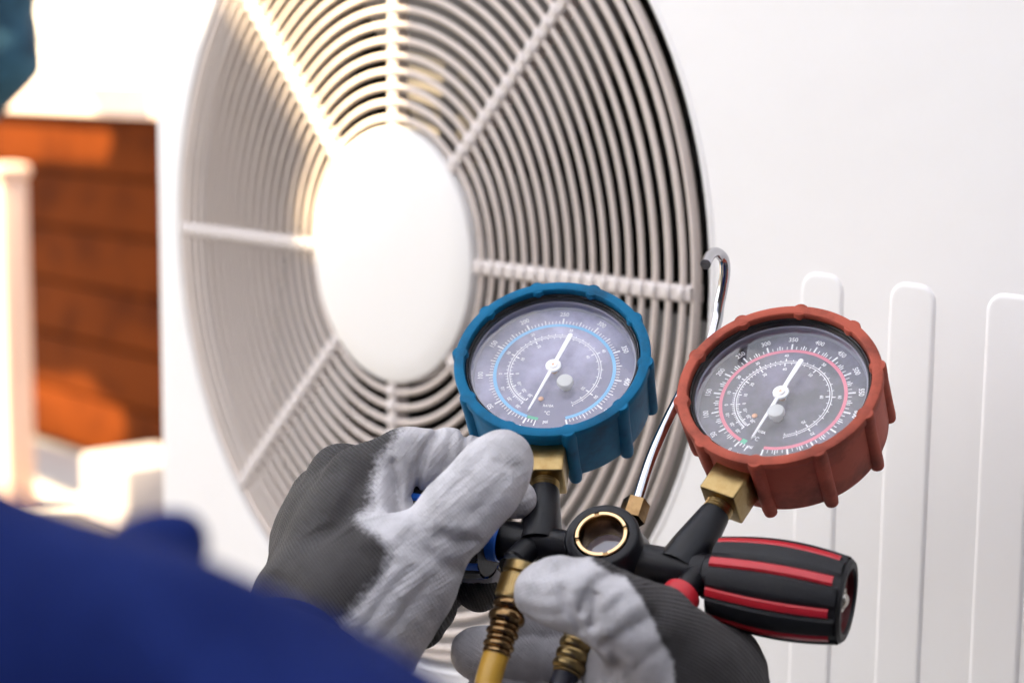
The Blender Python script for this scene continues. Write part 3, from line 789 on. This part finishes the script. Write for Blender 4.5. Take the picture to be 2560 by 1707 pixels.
L_cre = [
    ([(1092, 1085, 698), (1066, 1120, 698), (1050, 1165, 698), (1035, 1235, 698)], 1.7, 2.6),       # fold at the base of the index finger
    ([(1160, 1082, 706), (1160, 1125, 704), (1148, 1180, 704)], 1.2, 2.0),
    ([(1130, 1090, 700), (1120, 1130, 700), (1112, 1165, 700)], 1.5, .7),
    ([(980, 1160, 686), (985, 1215, 684), (1000, 1290, 682)], 1.8, 1.8),                              # edge of the web
    ([(1010, 1140, 690), (1018, 1180, 690), (1020, 1230, 690)], 3.0, -1.0),
    ([(955, 1190, 686), (958, 1240, 684), (965, 1290, 682)], 2.4, -.9),
    ([(1140, 1430, 645), (1100, 1412, 640), (1070, 1385, 640)], 3.0, 1.4),
    ([(1185, 1350, 645), (1140, 1352, 642), (1112, 1335, 642)], 2.4, 1.3),
    ([(1165, 1310, 645), (1120, 1320, 642), (1090, 1310, 642)], 2.8, -.8),
    ([(930, 1330, 664), (975, 1340, 650), (1015, 1315, 648)], 3.0, -1.2),
    ([(900, 1590, 634), (960, 1495, 636), (1025, 1425, 640)], 1.8, .8),
    ([(860, 1570, 634), (920, 1480, 636), (985, 1400, 642)], 1.6, .7),
    ([(945, 1610, 636), (1010, 1530, 640), (1080, 1440, 644)], 2.0, .7),
    ([(1015, 1480, 640), (1060, 1440, 642), (1100, 1395, 645)], 2.4, -.7),
    ([(1215, 1130, 652), (1170, 1185, 646), (1115, 1245, 644)], 1.6, .45),
    ([(1262, 1190, 652), (1215, 1250, 648), (1165, 1300, 646)], 2.0, .6),
    ([(1290, 1165, 655), (1262, 1165, 652), (1238, 1150, 652)], 1.4, .5),
    ([(880, 1180, 690), (850, 1250, 690), (800, 1330, 690)], 4.0, -.9),                               # tendons on the back
    ([(925, 1230, 690), (890, 1310, 680), (840, 1400, 672)], 4.0, -.8),
    ([(900, 1205, 690), (868, 1285, 686), (815, 1370, 680)], 3.5, .8),
    ([(640, 1480, 650), (720, 1500, 645), (800, 1560, 640)], 2.2, .9),
    ([(655, 1440, 655), (740, 1462, 648), (820, 1520, 640)], 2.2, .7),
]
L_poly = [(1010, 1040), (985, 1105), (945, 1150), (928, 1210), (925, 1262), (890, 1292), (905, 1312), (950, 1345), (975, 1385), (950, 1440), (905, 1490), (860, 1545), (800, 1590),
          (720, 1700), (300, 1750), (300, 1000)]
def L_coat(v, n):
    px, py, d = px_of(v); s = -poly_sd(px, py, L_poly) / 58.0 + .5        # > .5 outside the knit polygon
    far = d - (716 + 0 * px)
    s = np.where((d > 712) & (py > 1290), 0.0, s)                           # backs of the curled fingers are bare knit
    s = np.where((px > 985) & (py > 1455) & (d > 676), 0.0, s)
    return np.clip(s, -.6, 1.6)
aL = nrm(W(900, 1150, .70) - W(690, 1560, .67))
VW = CR[:, 2]
def lat(v, c): q = v - c; q = q - np.outer(q @ VW, VW); return np.linalg.norm(q, axis=1)
def polar(v, c, ang):
    q = v - c; return (np.arctan2(q @ CR[:, 1], q @ CR[:, 0]) * .11) if ang else lat(v, c)
def L_axis(v, ang=False): return polar(v, W(480, 1780, .69) * 1000, ang)
gl = make_glove('glove', L_palm, L_fing, 11, .6, L_cre, L_coat, L_axis, person)
tag(gl, label='grey glove with dark knit back gripping the blue knob')

# ---- the hand holding the hoses
R_palm = [
    [(1720, 1850, 640, 26), (1715, 1735, 640, 22), (1682, 1662, 632, 17.5), (1625, 1584, 624, 15.4)],
    [(1745, 1850, 655, 24), (1752, 1735, 655, 21.5), (1788, 1662, 664, 16)],
    [(1700, 1850, 650, 30), (1650, 1760, 650, 24), (1600, 1680, 650, 19)],
    [(1740, 1850, 665, 24), (1775, 1770, 678, 19), (1790, 1735, 684, 15)],
]
R_fing = [
    ([(1628, 1582, 624, 15.4), (1555, 1540, 620, 13.2), (1470, 1490, 622, 12.4), (1400, 1480, 627, 11.2), (1352, 1482, 632, 9.9)], 6),    # thumb
    ([(1788, 1662, 664, 15), (1690, 1640, 690, 12), (1560, 1590, 697, 11.2), (1400, 1560, 690, 10.5), (1290, 1548, 680, 9)], 5),          # index
    ([(1790, 1735, 684, 14), (1690, 1690, 696, 12), (1500, 1640, 690, 11.3), (1300, 1632, 682, 10.8), (1195, 1630, 676, 10.2)], 4),      # middle
    ([(1800, 1800, 684, 14), (1650, 1780, 690, 12), (1450, 1775, 684, 11.3), (1260, 1770, 676, 10.5), (1200, 1768, 672, 10)], 4),          # ring
]
R_cre = [
    ([(1545, 1440, 612), (1500, 1455, 609), (1470, 1485, 609), (1455, 1525, 611)], 1.9, 2.4),
    ([(1490, 1488, 609), (1484, 1515, 609), (1480, 1560, 612)], 1.5, 2.8),
    ([(1408, 1475, 614), (1415, 1510, 614), (1452, 1565, 618)], 2.0, 1.7),
    ([(1525, 1480, 609), (1490, 1470, 609), (1440, 1470, 611)], 3.0, -.8),
    ([(1620, 1500, 610), (1570, 1525, 608), (1515, 1570, 612)], 3.2, -1.6),
    ([(1600, 1465, 611), (1550, 1478, 608), (1512, 1505, 608)], 2.2, -1.2),
    ([(1505, 1600, 620), (1560, 1570, 612), (1630, 1540, 609)], 1.7, 1.3),
    ([(1510, 1640, 624), (1570, 1605, 616), (1650, 1580, 612)], 2.4, -.7),
    ([(1525, 1700, 628), (1545, 1650, 622), (1530, 1610, 618)], 2.4, 1.8),
    ([(1545, 1720, 628), (1600, 1640, 620), (1660, 1600, 614)], 1.8, .8),
    ([(1395, 1425, 618), (1425, 1412, 616), (1455, 1412, 615)], 1.8, .9),
    ([(1330, 1440, 622), (1360, 1432, 620), (1400, 1430, 618)], 1.6, .5),
    ([(1310, 1520, 625), (1350, 1528, 622), (1400, 1530, 620)], 1.6, .6),
    ([(1300, 1480, 625), (1345, 1486, 622), (1395, 1480, 620)], 1.6, .4),
    ([(1690, 1530, 620), (1760, 1580, 630), (1840, 1640, 640)], 5.0, -.8),
    ([(1650, 1620, 616), (1740, 1670, 628), (1800, 1707, 640)], 4.0, .8),
    ([(1240, 1600, 660), (1235, 1640, 660), (1225, 1670, 660)], 1.5, .7),
    ([(1360, 1600, 672), (1365, 1650, 672), (1360, 1690, 672)], 2.0, .9),
]
R_poly = [(1480, 1340), (1480, 1400), (1530, 1432), (1562, 1440), (1600, 1490), (1632, 1550), (1652, 1600), (1682, 1650), (1690, 1720), (1690, 2100), (2300, 2100), (2300, 1340)]
def R_coat(v, n):
    px, py, d = px_of(v); s = -poly_sd(px, py, R_poly) / 20.0 + .5
    return np.clip(s, -.6, 1.6)
aR = nrm(W(1620, 1450, .63) - W(1790, 1750, .64))
def R_axis(v, ang=False): return polar(v, W(1560, 1900, .64) * 1000, ang)
gr = make_glove('glove', R_palm, R_fing, 12, 1.0, R_cre, R_coat, R_axis, person, cs=.85)
tag(gr, label='grey glove with dark knit back pinching the hose coupler')

# ---- navy sleeve close to the lens
def sdf_object(name, chains, k, wobs, m, parent, h):
    ch = [pts_mm(c) for c in chains]; ap = np.array([np.append(p, r) for c in ch for p, r in c]); R = ap[:, 3].max() + 8
    lo = (ap[:, :3] - ap[:, 3:4]).min(0) - 10; hi = (ap[:, :3] + ap[:, 3:4]).max(0) + 10
    n = np.ceil((hi - lo) / h).astype(int) + 1
    G = np.stack(np.meshgrid(*[lo[i] + h * np.arange(n[i]) for i in range(3)], indexing='ij'), -1).reshape(-1, 3)
    d = None
    for c in ch:
        x = chain_d(G, c, k); d = x if d is None else smin(d, x, k)
    for s, a, sd_ in wobs: d = d + wob(G, s, a, sd_)
    v, q = surface_nets(d.reshape(tuple(n)), lo, h)
    me = bpy.data.meshes.new(name); org = np.asarray(parent.matrix_world.translation) if parent else np.zeros(3)
    me.from_pydata((v / 1000 - org).tolist(), [], q.tolist()); me.polygons.foreach_set("use_smooth", [True] * len(me.polygons))
    me.materials.append(M[m]); o = bpy.data.objects.new(name, me); COL.objects.link(o)
    if parent: o.parent = parent
    return o
sl = sdf_object('sleeve', [
    [(-420, 2010, 270, 52), (60, 2165, 280, 49), (420, 2290, 285, 49), (900, 2500, 275, 49)],
    [(-500, 1800, 270, 40), (-150, 1940, 275, 38)],
    [(420, 2290, 300, 40), (640, 1980, 430, 34), (690, 1780, 560, 31), (690, 1700, 610, 29)],
    [(240, 1480, 316, 8.5), (380, 1385, 330, 6.0), (450, 1340, 334, 4.8)],
], 10, [(75, 2.6, 11), (32, 1.2, 12)], 'navy', person, 2.5)
tag(sl, label='navy blue sleeve blurred in the near foreground')

def body_pt(x, y, z, r): return (C2W((x, y, z)) * 1000, r * 1000)
_o = pts_mm
def pts_mm(lst): return lst if len(lst[0]) == 2 else _o(lst)
jk = sdf_object('jacket', [
    [body_pt(-.30, -.42, .04, .10), body_pt(.02, -.42, .10, .11)],
    [body_pt(-.20, -.55, .06, .15), body_pt(-.18, -.90, .0, .15)],
    [body_pt(-.06, -.55, .08, .15), body_pt(-.08, -.90, .02, .15)],
], 60, [(140, 8, 31), (60, 3, 32)], 'navy', person, 9)
tag(jk, label='navy work jacket added below the frame to block light')  # torso out of view, added to keep light off the undersides
# ---- cloth at the top left edge, far off
clo = sdf_object('hanging_cloth', [
    [(-160, -160, 2200, 70), (-60, 0, 2200, 66), (-45, 150, 2200, 62), (-70, 250, 2200, 42)],
    [(-220, 100, 2230, 60), (-170, 260, 2230, 50)],
], 30, [(150, 14, 21), (60, 5, 22)], 'teal_cloth', None, 6)
tag(clo, 'dark teal blue cloth hanging at the top left edge of the view', 'cloth')

# ================================================================== SUN BLOCKERS (added out of view to shape sun patches and soft fill)
def sun_blocker(name, dist, centre, hu, hv, holes, label, cat='awning', m='canvas'):
    Z = SUN; U = nrm(np.cross(UP, Z)); V = np.cross(Z, U); O = centre + Z * dist
    bm = bmesh.new()
    def lp(pts):
        vv = [bm.verts.new((a, b, 0)) for a, b in pts]; return [bm.edges.new((vv[i], vv[(i + 1) % len(vv)])) for i in range(len(vv))]
    es = lp([(-hu[0], -hv[0]), (hu[1], -hv[0]), (hu[1], hv[1]), (-hu[0], hv[1])])
    for hp in holes: es += lp([((p - O) @ U, (p - O) @ V) for p in hp])
    bmesh.ops.triangle_fill(bm, edges=es, use_beauty=True)
    bmesh.ops.solidify(bm, geom=bm.faces[:], thickness=.002)
    me = bpy.data.meshes.new(name); bm.to_mesh(me); bm.free(); me.materials.append(M[m])
    o = bpy.data.objects.new(name, me); COL.objects.link(o); o.matrix_world = Matrix(mat4(U, V, Z, O).tolist())
    tag(o, label, cat); return o
def on_plane(px, py, P0, N):                     # pixel ray meets a plane
    r = W(px, py, 1.0) - CT; return CT + r * (((P0 - CT) @ N) / (r @ N))
hole = [on_plane(x, y, FC + NN * .008, NN) for x, y in ((520, -70), (992, -70), (988, 200), (984, 330), (1010, 420), (985, 500), (900, 560), (800, 590), (735, 560), (745, 470), (790, 390), (720, 240), (640, 120))]
hole2 = [on_plane(x, y, FC, NN) for x, y in ((330, -80), (530, -80), (515, 40), (440, 62), (380, 55))]
sun_blocker('light_sheet', 1.45, FC + np.array([.15, -.25, 0]), (1.25, 1.25), (1.35, .85), [hole, hole2], 'added pale sheet that blocks the sun and gives soft fill light')  # added sheet: masks the sun and acts as a soft key light
fc = FP + UP * .5
fh = [[on_plane(x, y, FP, NN) for x, y in q] for q in (((-120, 275), (150, 262), (262, 300), (300, 372), (280, 430), (-120, 420)),
      ((-60, 1000), (20, 945), (230, 962), (320, 1045), (332, 1105), (300, 1165), (120, 1140), (-40, 1110)))]
sun_blocker('fence_sun_blocker', 1.3, fc, (1.6, .42), (.50, .55), fh, 'dark slab added to shade the brown fence', 'light blocker', 'blocker_dark')  # added slab; its openings throw the sun patches on the fence
